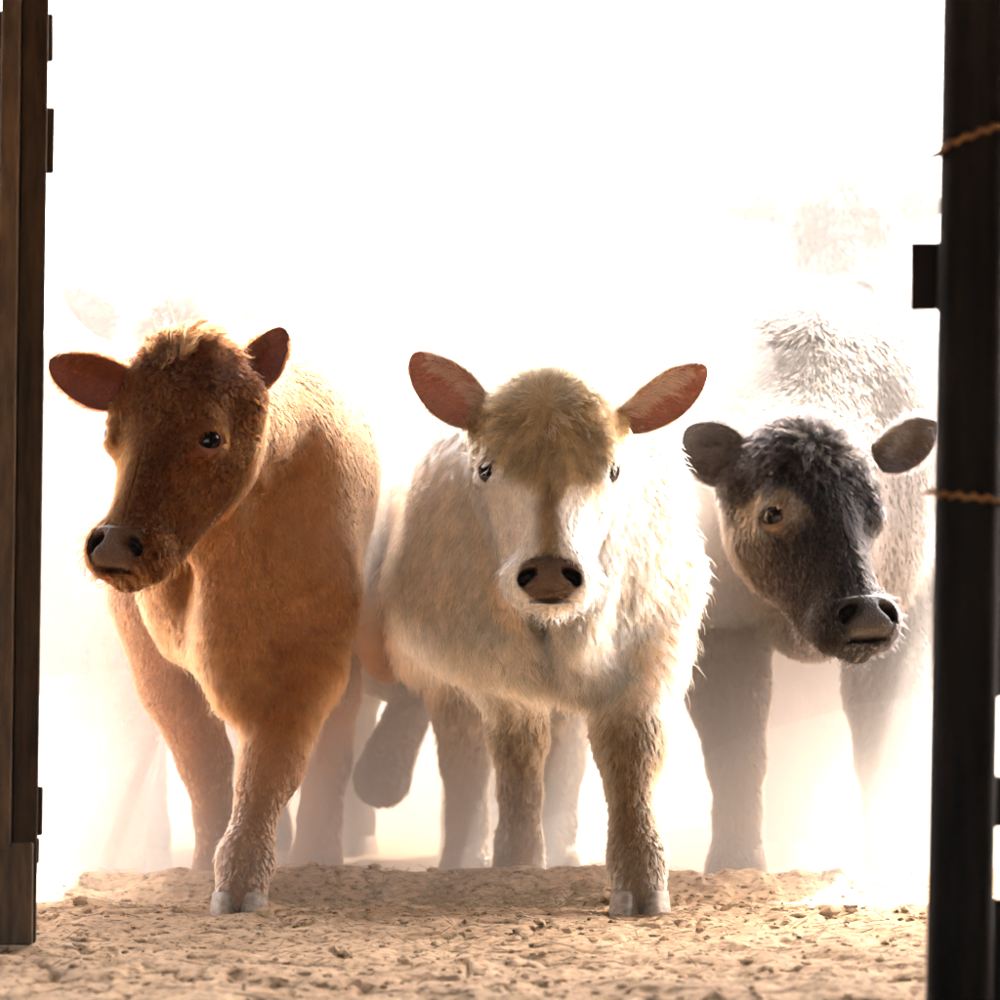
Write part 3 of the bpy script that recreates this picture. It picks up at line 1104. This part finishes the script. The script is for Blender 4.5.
def head_flow(rh, rn, head, whorl):
    """hair runs outward from a whorl on the forehead, then down the face"""
    d = rh - np.array(whorl)
    down = np.stack([np.sign(rh[:, 0]) * .35, 0 * rh[:, 0] - .1, -np.ones(len(rh))], 1)
    t = sstep(.03, -.05, rh[:, 2])[:, None]
    d = d / (np.linalg.norm(d, axis=1)[:, None] + 1e-6)
    q = d * (1 - t) + down * t
    return q @ head.R.T


def body_flow(p, rn):
    f_ = np.zeros_like(p)
    f_[:, 1] = .45
    f_[:, 2] = -1.0
    f_[:, 0] = .35 * wob(p, 14, 1)
    f_[:, 1] += .3 * wob(p, 11, 2)
    return f_


# ------------------------------------------------------------------ the cream calf in the middle
def L(*js):
    """leg joints given as (px, row, distance, radius)"""
    return [(*P(a, b, d), r) for a, b, d, r in js]


def hoof_at(px, d, wd, yaw=0, z=None):
    x = (px - 500) / F * d
    zz = float(ground_h(x, d)) - .004 if z is None else z
    return (x, d, zz, yaw, wd)


def hd_pt(head, q):
    return head.wor([q])[0]


# --- middle
hM = Head(P(549, 468, 7.74), 0, -8, 0, (1.0, 1.0, 1.02))
orgM = P(566, 560, 7.93); orgM[2] = .035
tM, TM = template(orgM, (-.13, 1), (1.02, 1.05, 1.0))
tM += [Ell(TM(0, .42, .475), (.236, .42, .145), .08)]
legsM = [L((650, 575, 8.10, .085), (640, 660, 8.03, .066), (628, 728, 7.96, .052), (630, 752, 7.95, .048), (629, 785, 7.93, .031), (633, 825, 7.91, .032), (637, 858, 7.89, .043), (640, 893, 7.87, .041)),
         L((505, 575, 8.32, .085), (510, 660, 8.36, .064), (518, 735, 8.42, .046), (520, 790, 8.50, .034), (519, 845, 8.56, .038), (518, 880, 8.58, .044), (518, 898, 8.58, .042)),
         L((470, 590, 9.02, .10), (462, 690, 8.98, .062), (466, 760, 9.10, .044), (468, 820, 9.08, .036), (466, 868, 9.05, .043), (465, 893, 9.03, .043)),
         L((560, 590, 9.02, .10), (566, 690, 9.02, .062), (560, 760, 9.14, .044), (556, 820, 9.12, .036), (554, 868, 9.08, .043), (554, 893, 9.06, .043))]
tM += [Ell(P(588, 650, 8.0), (.060, .07, .075), .05)]
neckM = [Cone(TM(0, .22, .62), hd_pt(hM, (0, .13, .03)), .185, .10, .06), Cone(TM(0, .08, .50), hd_pt(hM, (0, .12, -.04)), .13, .07, .06)]


def coatM(p, hp, n, onh, ear, inn):
    nz = wob(p, 16, 0)
    c = mixc((.68, .42, .225), (.80, .58, .38), .5 + .5 * nz)
    # muddy legs and brisket
    z = p[:, 2]
    mud = sstep(.40, .27, z + .05 * wob(p, 22, 1)) * sstep(-.8, .2, wob(p, 30, 2) + sstep(.36, .20, z) * 1.2)
    c = mixc(c, (.105, .058, .024), .92 * mud)
    c = mixc(c, (.22, .15, .09), .75 * sstep(.14, .03, z + .02 * nz))
    # face: tan forehead and bridge, near-white cheeks
    x_, z_ = np.abs(hp[:, 0]), hp[:, 2]
    ang = np.arctan2(hp[:, 0], hp[:, 2] - .10)
    rr = np.hypot(hp[:, 0], hp[:, 2] - .10)
    streak = wob(np.stack([ang * .5, rr * 1.2, hp[:, 1]], 1), 46, 4)
    vst = wob(hp * [1.0, .3, .22], 170, 9)
    f = np.array((.265, .17, .085))[None] * (1 + .5 * streak)[:, None]
    ch = sstep(.012, -.018, z_ + .045 * np.clip(1 - x_ / .09, 0, 1) + .016 * wob(hp, 55, 5) + .016 * vst) * np.maximum(sstep(.010, .034, x_ + .008 * wob(hp, 50, 6) + .006 * vst), sstep(-.155, -.165, z_))
    ch = np.maximum(ch, sstep(.080, .095, x_) * sstep(.0, -.02, z_))
    f = mixc(f, np.array((.78, .68, .56))[None] * (1 + .12 * vst)[:, None], ch)
    f = mixc(f, (.20, .12, .06), sstep(-.03, -.06, z_) * sstep(-.165, -.155, z_) * sstep(.026, .008, x_) * .5)
    f = mixc(f, (.50, .37, .23), sstep(.085, .13, z_ + .02 * wob(hp, 50, 7)) * .75)
    f = mixc(f, (.17, .11, .06), sstep(.024, .012, np.hypot((hp[:, 0] - .055) * .7, z_ - .055)) * .7)
    f = mixc(f, c, sstep(.10, .15, hp[:, 1]))
    c = np.where(onh[:, None] > .5, f, c)
    e = mixc((.60, .45, .30), (.33, .15, .10), inn)
    return np.where(ear[:, None] > .5, e, c)


def fieldM(p, hp, n, onh, head):
    fl = body_flow(p, n)
    Ln = .031 + .008 * wob(p, 9, 3)
    Ln = Ln + (.022 - Ln) * sstep(.38, .28, p[:, 2])
    Ln = Ln + (.012 - Ln) * sstep(.26, .10, p[:, 2])
    brk = np.exp(-(((p - P(592, 672, 7.96)) / [.06, .12, .06]) ** 2).sum(1))
    fringe = np.clip(sstep(-.25, -.7, n[:, 2]) * (p[:, 2] > .26) + brk, 0, 1)
    Ln = Ln + .022 * fringe
    lift = .45 + .15 * wob(p, 12, 4)
    lift = np.where(p[:, 2] < .36, .26, lift)
    clump = .5 - .05 * sstep(.36, .2, p[:, 2])
    rad = np.full(len(p), .00036)
    hf = head_flow(hp, n, head, (0.0, -.05, .10))
    zz = hp[:, 2]
    hl = .011 + .006 * sstep(-.13, -.03, zz) + .006 * sstep(-.04, .03, zz) + .007 * sstep(.06, .12, zz)
    m = onh & (hp[:, 1] < .11)
    fl[m] = hf[m] + .35 * np.stack([wob(p[m], 40, 8), wob(p[m], 40, 9), wob(p[m], 40, 10)], 1)
    Ln = np.where(m, hl, Ln)
    lift = np.where(m, (.14 + .17 * sstep(.06, .14, zz)), lift)
    clump = np.where(m, np.where(zz > .0, .8, .55), clump)
    rad = np.where(m, .00034, rad)
    return fl, Ln, lift, rad, clump


furM = dict(wisp=dict(r=.036, z=.092, p=.5, len=.026, col=(.60, .48, .34)), field=fieldM, nose=(.105, .064, .040), eyerim=(.07, .05, .04), tuft=(.55, .42, .28), ear_tuft=.026, rad=.0003, ear_in=.006, ear_out=.016, clump_n=16, curl=.10, head_density=3.0)
earsM = [dict(geo=(P(486, 414, 7.83), P(412, 355, 7.80), (-.10, -.95, -.25), .060), kw=dict(cup=.60)),
         dict(geo=(P(624, 418, 7.83), P(706, 366, 7.80), (.22, -.9, -.30), .054), kw=dict(cup=.68))]
build_cow("calf", "shaggy cream calf with tan face and muddy legs, head facing straight out of the doorway", "calf",
          (orgM[0], orgM[1] + .1), tM, legsM, hM, neckM, earsM, coatM, furM, 270000,
          [hoof_at(640, 7.86, .098), hoof_at(518, 8.57, .095), hoof_at(465, 9.02, .09), hoof_at(554, 9.05, .09)], "calves crowding at the doorway",
          carve=[(Ell(P(545, 640, 7.90), (.022, .05, .10), .02, rot(0, 0, -12)), .05), (Ell(P(622, 630, 7.88), (.020, .05, .10), .02, rot(0, 0, 12)), .05)])

# --- red
hR = Head(P(158, 436, 7.74), -29, -14, 5, (.98, .96, 1.09))
orgR = P(224, 560, 7.98); orgR[2] = 0
tR, TR = template(orgR, (.14, 1), (.87, 1.1, 1.10))
legsR = [L((314, 590, 8.14, .080), (300, 670, 8.03, .066), (278, 738, 7.95, .047), (271, 765, 7.93, .050), (262, 790, 7.92, .037), (254, 822, 7.90, .030), (246, 858, 7.87, .043), (240, 893, 7.84, .040)),
         L((160, 590, 8.30, .092), (178, 680, 8.38, .066), (205, 760, 8.48, .044), (216, 815, 8.55, .034), (218, 870, 8.60, .041), (218, 896, 8.60, .041)),
         L((318, 600, 9.15, .11), (322, 690, 9.12, .07), (326, 760, 9.25, .046), (320, 820, 9.23, .038), (316, 865, 9.2, .046), (315, 892, 9.18, .045)),
         L((145, 600, 9.15, .11), (134, 690, 9.12, .07), (130, 760, 9.25, .046), (124, 820, 9.23, .038), (118, 865, 9.2, .046), (116, 892, 9.18, .045))]
tR += [Ell(P(326, 585, 8.08), (.042, .05, .09), .06), Ell(P(330, 470, 8.3), (.06, .09, .13), .06)]
neckR = [Cone(TR(.02, .22, .66), hd_pt(hR, (0, .13, .04)), .185, .10, .06), Cone(TR(-.02, .08, .52), hd_pt(hR, (0, .115, -.04)), .12, .065, .06),
         Cone(P(228, 570, 8.0), P(236, 690, 7.95), .05, .04, .06)]


def coatR(p, hp, n, onh, ear, inn):
    nz = wob(p, 14, 0)
    c = mixc((.26, .095, .034), (.36, .155, .065), .5 + .5 * nz)
    z = p[:, 2]
    c = mixc(c, (.30, .20, .14), .75 * sstep(.28, .06, z + .04 * wob(p, 25, 1)))
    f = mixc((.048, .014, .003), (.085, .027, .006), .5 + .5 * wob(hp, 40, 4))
    f = f * (1 - .4 * sstep(.05, .10, hp[:, 2]))[:, None]  # crown coat darkened to offset the glow of backlit hair
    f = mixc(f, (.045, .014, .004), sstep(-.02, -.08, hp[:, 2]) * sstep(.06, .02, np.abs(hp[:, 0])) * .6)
    f = mixc(f, c, sstep(.10, .15, hp[:, 1]))
    c = np.where(onh[:, None] > .5, f, c)
    e = mixc((.24, .09, .03), (.20, .065, .045), inn)
    return np.where(ear[:, None] > .5, e, c)


def fieldR(p, hp, n, onh, head):
    fl = body_flow(p, n)
    Ln = .012 + .002 * wob(p, 9, 3)
    Ln = np.where((p[:, 2] < .43) & (p[:, 2] > .28) & (p[:, 1] < 8.2), .026, Ln)
    lift = .19 + .05 * wob(p, 12, 4)
    clump = np.where(p[:, 2] < .2, .8, .25)
    rad = np.full(len(p), .00029)
    hf = head_flow(hp, n, head, (0.0, -.05, .09))
    zz = hp[:, 2]
    hl = .010 + .006 * sstep(-.01, .05, zz) + .012 * sstep(.08, .14, zz)
    m = onh & (hp[:, 1] < .11)
    fl[m] = hf[m] + .55 * np.stack([wob(p[m], 45, 8), wob(p[m], 45, 9), wob(p[m], 45, 10)], 1)
    Ln = np.where(m, hl, Ln)
    lift = np.where(m, (.15 + .13 * sstep(.07, .14, zz)), lift)
    clump = np.where(m, np.where(zz > .02, .8, .3), clump)
    rad = np.where(m, .00034, rad)
    return fl, Ln, lift, rad, clump


furR = dict(wisp=dict(r=.05, z=.15, p=.35, len=.05, col=(.16, .06, .018)), mat=M_FUR_RED, jitter=.09, field=fieldR, nose=(.080, .040, .021), eyerim=(.16, .07, .045), tuft=(.14, .05, .02), ear_tuft=.012, rad=.0003, ear_in=.004, ear_out=.012, clump_n=14, curl=.14, head_density=3.0)
earsR = [dict(geo=(P(136, 390, 7.82), P(49, 362, 7.78), (-.25, -.92, -.15), .055), kw=dict(cup=.52)),
         dict(geo=(P(232, 402, 7.86), P(284, 328, 7.86), (-.45, -.85, .05), .054), kw=dict(cup=.62))]
build_cow("calf", "red brown calf turning its head down and aside beside the brown steel jamb", "calf",
          (orgR[0], orgR[1] + .1), tR, legsR, hR, neckR, earsR, coatR, furR, 330000,
          [hoof_at(239, 7.83, .092), hoof_at(218, 8.6, .09), hoof_at(315, 9.18, .09), hoof_at(116, 9.18, .09)], "calves crowding at the doorway",
          carve=[(Ell(P(282, 585, 7.90), (.020, .045, .13), .02, rot(0, 0, -10)), .06), (Ell(P(300, 500, 7.95), (.03, .05, .10), .02, rot(0, 0, 20)), .06),
                 (Ell(P(180, 600, 7.95), (.020, .05, .11), .02, rot(0, 0, 8)), .05)])

# --- black
hB = Head(P(828, 514, 8.36), 24, -22, -2, (1.06, 1.1, 1.16))
orgB = P(812, 560, 8.72); orgB[2] = -.06
tB, TB = template(orgB, (.05, 1), (1.05, 1.1, 1.36))
legsB = [L((720, 590, 8.95, .10), (728, 690, 8.88, .075), (736, 760, 8.84, .050), (738, 815, 8.82, .040), (736, 870, 8.8, .050), (735, 900, 8.8, .050)),
         L((890, 590, 8.98, .10), (886, 690, 8.92, .075), (884, 760, 8.88, .050), (886, 815, 8.86, .040), (890, 870, 8.84, .050), (891, 900, 8.84, .050)),
         L((770, 600, 10.0, .12), (778, 700, 9.95, .08), (786, 770, 10.1, .05), (786, 830, 10.08, .042), (784, 870, 10.05, .05), (783, 886, 10.05, .05)),
         L((850, 600, 10.0, .12), (842, 700, 9.95, .08), (836, 770, 10.1, .05), (836, 830, 10.08, .042), (836, 870, 10.05, .05), (836, 886, 10.05, .05))]
tB += [Ell(TB(0, .62, .70), (.21, .36, .20), .06), Ell(TB(0, .25, .66), (.19, .26, .20), .06)]
tB[3] = Ell(TB(0, .30, .64), (.18, .30, .20), .08)
neckB = [Cone(TB(0, .22, .64), hd_pt(hB, (0, .13, .04)), .20, .11, .06), Cone(TB(0, .10, .50), hd_pt(hB, (0, .115, -.03)), .14, .075, .06)]


def coatB(p, hp, n, onh, ear, inn):
    nz = wob(p, 14, 0)
    c = mixc((.030, .022, .018), (.058, .043, .034), .5 + .5 * nz)
    c = mixc(c, (.16, .115, .085), .7 * sstep(.25, .05, p[:, 2]))
    f = mixc((.007, .006, .006), (.015, .0125, .012), .5 + .5 * wob(hp, 40, 4))
    # dried tan mud round the right eye
    ex, ez = hp[:, 0] + .078, hp[:, 2] - .005
    ring = np.hypot(ex * .85 + .2 * ez, ez * .62)
    mudm = sstep(.029, .022, ring + .010 * wob(hp, 90, 5)) * (hp[:, 0] < 0)
    f = mixc(f, (.12, .09, .064), mudm * (.25 + .75 * sstep(-.5, .4, wob(hp, 110, 6))))
    f = mixc(f, (.05, .034, .025), sstep(.0, .10, hp[:, 1]) * (hp[:, 0] < 0) * sstep(.08, -.02, hp[:, 2]) * .7)
    f = mixc(f, c, sstep(.10, .15, hp[:, 1]))
    c = np.where(onh[:, None] > .5, f, c)
    e = mixc((.02, .016, .015), (.04, .03, .027), inn)
    return np.where(ear[:, None] > .5, e, c)


def fieldB(p, hp, n, onh, head):
    fl = body_flow(p, n)
    Ln = .015 + .003 * wob(p, 9, 3)
    lift = .17 + .05 * wob(p, 12, 4)
    clump = np.full(len(p), .12)
    rad = np.full(len(p), .00036)
    hf = head_flow(hp, n, head, (0.0, -.03, .105))
    zz = hp[:, 2]
    hl = .009 + .008 * sstep(-.03, .03, zz) + .013 * sstep(.03, .09, zz)
    hl = np.where((np.abs(hp[:, 0] - .02) < .02) & (zz < .04) & (zz > -.12), .020, hl)
    m = onh & (hp[:, 1] < .11)
    fl[m] = hf[m] + .45 * np.stack([wob(p[m], 42, 8), wob(p[m], 42, 9), wob(p[m], 42, 10)], 1)
    Ln = np.where(m, hl, Ln)
    lift = np.where(m, (.14 + .14 * sstep(.05, .12, zz)), lift)
    clump = np.where(m, np.where(zz > .0, .8, .5), clump)
    rad = np.where(m, .0003, rad)
    return fl, Ln, lift, rad, clump


furB = dict(wisp=dict(r=.05, z=.11, p=.3, len=.040, col=(.035, .03, .028)), mat=M_FUR_DARK, field=fieldB, nose=(.016, .013, .012), eyerim=(.10, .07, .05), tuft=(.03, .025, .022), ear_tuft=.01, rad=.00032, ear_in=.008, ear_out=.014, clump_n=14, curl=.12, head_density=3.2)
earsB = [dict(geo=(P(748, 468, 8.46), P(685, 430, 8.46), (-.05, -.97, -.1), .068), kw=dict(cup=.45)),
         dict(geo=(P(874, 456, 8.48), P(938, 424, 8.52), (.35, -.88, -.2), .056), kw=dict(cup=.55))]
build_cow("calf", "black calf with dried mud round one eye, standing behind the dark pipe post", "calf",
          (orgB[0], orgB[1] + .1), tB, legsB, hB, neckB, earsB, coatB, furB, 190000,
          [hoof_at(735, 8.79, .105), hoof_at(891, 8.83, .105), hoof_at(783, 10.04, .1), hoof_at(836, 10.04, .1)], "calves crowding at the doorway")


# ------------------------------------------------------------------ paler animals behind, half lost in the dust
def plain_coat(c0, c1, face):
    def fn(p, hp, n, onh, ear, inn):
        c = mixc(c0, c1, .5 + .5 * wob(p, 12, 0))
        f = mixc(face, c, sstep(.05, .15, hp[:, 1]))
        c = np.where(onh[:, None] > .5, f, c)
        return np.where(ear[:, None] > .5, mixc(c0, np.array(face) * .8, inn), c)
    return fn


def plain_field(p, hp, n, onh, head):
    fl = body_flow(p, n)
    Ln = .026 + .006 * wob(p, 9, 3)
    Ln = Ln + (.010 - Ln) * sstep(.42, .30, p[:, 2])
    hf = head_flow(hp, n, head, (0, -.04, .08))
    fl[onh] = hf[onh]
    Ln = np.where(onh, np.where(hp[:, 2] > .04, .036, .014), Ln)
    return fl, Ln, np.where(onh, .25, .35), np.full(len(p), .0005), np.full(len(p), .6)


furP = dict(field=plain_field, nose=(.10, .07, .06), eyerim=(.08, .06, .05), rad=.0005, ear_in=.008, ear_out=.016, tuft=(.3, .2, .14))


def background_cow(label, px, d, back, s, head_px, head_row, head_d, yaw, pitch, hs, c0, c1, face, cat="cow", lifted=None, nfur=56000, eartilt=.35, ear_len=.14):
    org = P(px, 560, d)
    org[2] = -.065
    t, T = template(org, back, s)
    S = s[2]
    legs = []
    for q in (-1, 1):
        legs.append([(*T(q * .125, .17, .50), .095 * S), (*T(q * .12, .16, .40), .068 * S), (*T(q * .115, .13, .25), .046 * S), (*T(q * .115, .14, .14), .036 * S), (*T(q * .115, .13, .07), .044 * S), (*T(q * .115, .12, .035), .044 * S)])
        legs.append([(*T(q * .12, .98, .48), .11 * S), (*T(q * .12, .96, .38), .07 * S), (*T(q * .115, 1.08, .27), .046 * S), (*T(q * .115, 1.06, .14), .037 * S), (*T(q * .115, 1.04, .07), .044 * S), (*T(q * .115, 1.03, .035), .044 * S)])
    feet = [T(q * .115, y, 0) for q in (-1, 1) for y in (.12, 1.03)]
    if lifted is not None:
        legs[0] = lifted
        feet = feet[1:]
    h = Head(P(head_px, head_row, head_d), yaw, pitch, 0, (hs, hs, hs * 1.05))
    neck = [Cone(T(0, .22, .64), hd_pt(h, (0, .13, .04)), .19 * S, .10 * hs, .06), Cone(T(0, .1, .5), hd_pt(h, (0, .115, -.03)), .13 * S, .07 * hs, .06)]
    ears = []
    for q in (-1, 1):
        b = hd_pt(h, (q * .095, .08, .085))
        et = eartilt[(q + 1) // 2] if isinstance(eartilt, tuple) else eartilt
        tip = b + h.wdir((q, .1, et)) * ear_len * hs
        ears.append(dict(geo=(b, tip, h.wdir((q * .1, -1, -.2)), .045 * hs)))
    hv = [(f_[0], f_[1], -.068, 0, .1 * S) for f_ in feet]
    return build_cow(cat, label, cat, (org[0], org[1] + .15), t, legs, h, neck, ears, plain_coat(c0, c1, face), furP, nfur, hv, "herd standing in the dust",
                     h_body=.016, h_head=.008, zbase=-.065)


# grey-brown calf between the red and the cream one, with a forefoot swung up
lift_leg = L((436, 600, 9.5, .085), (426, 672, 9.45, .048), (404, 724, 9.30, .040), (391, 752, 9.26, .044), (382, 778, 9.23, .058))
background_cow("dust-veiled brown calf lifting one forefoot between the red and the cream calf", 432, 9.35, (-.06, 1), (1.0, 1.05, 1.02),
               552, 440, 9.1, 6, -14, .9, (.10, .075, .06), (.15, .115, .09), (.15, .11, .085), cat="calf", lifted=lift_leg, eartilt=(2.2, -.2))
background_cow("russet cow hidden behind the red calf, its ears showing above", 190, 9.62, (.12, 1), (1.05, 1.1, 1.2),
               176, 372, 9.32, -3, -12, 1.02, (.10, .05, .03), (.14, .075, .045), (.10, .05, .03), eartilt=.75, ear_len=.17)
background_cow("pale brown cow fading into dust beside the brown steel jamb", 40, 9.25, (-.10, 1), (1.0, 1.1, 1.15),
               4, 430, 9.1, -30, -12, 1.1, (.16, .10, .07), (.24, .16, .11), (.2, .13, .09))
background_cow("tall pale cow almost lost in the bright dust behind the black calf", 850, 10.4, (-.02, 1), (1.1, 1.2, 1.45),
               842, 226, 9.6, 0, -30, .95, (.03, .026, .023), (.05, .042, .036), (.02, .016, .014), eartilt=.25)
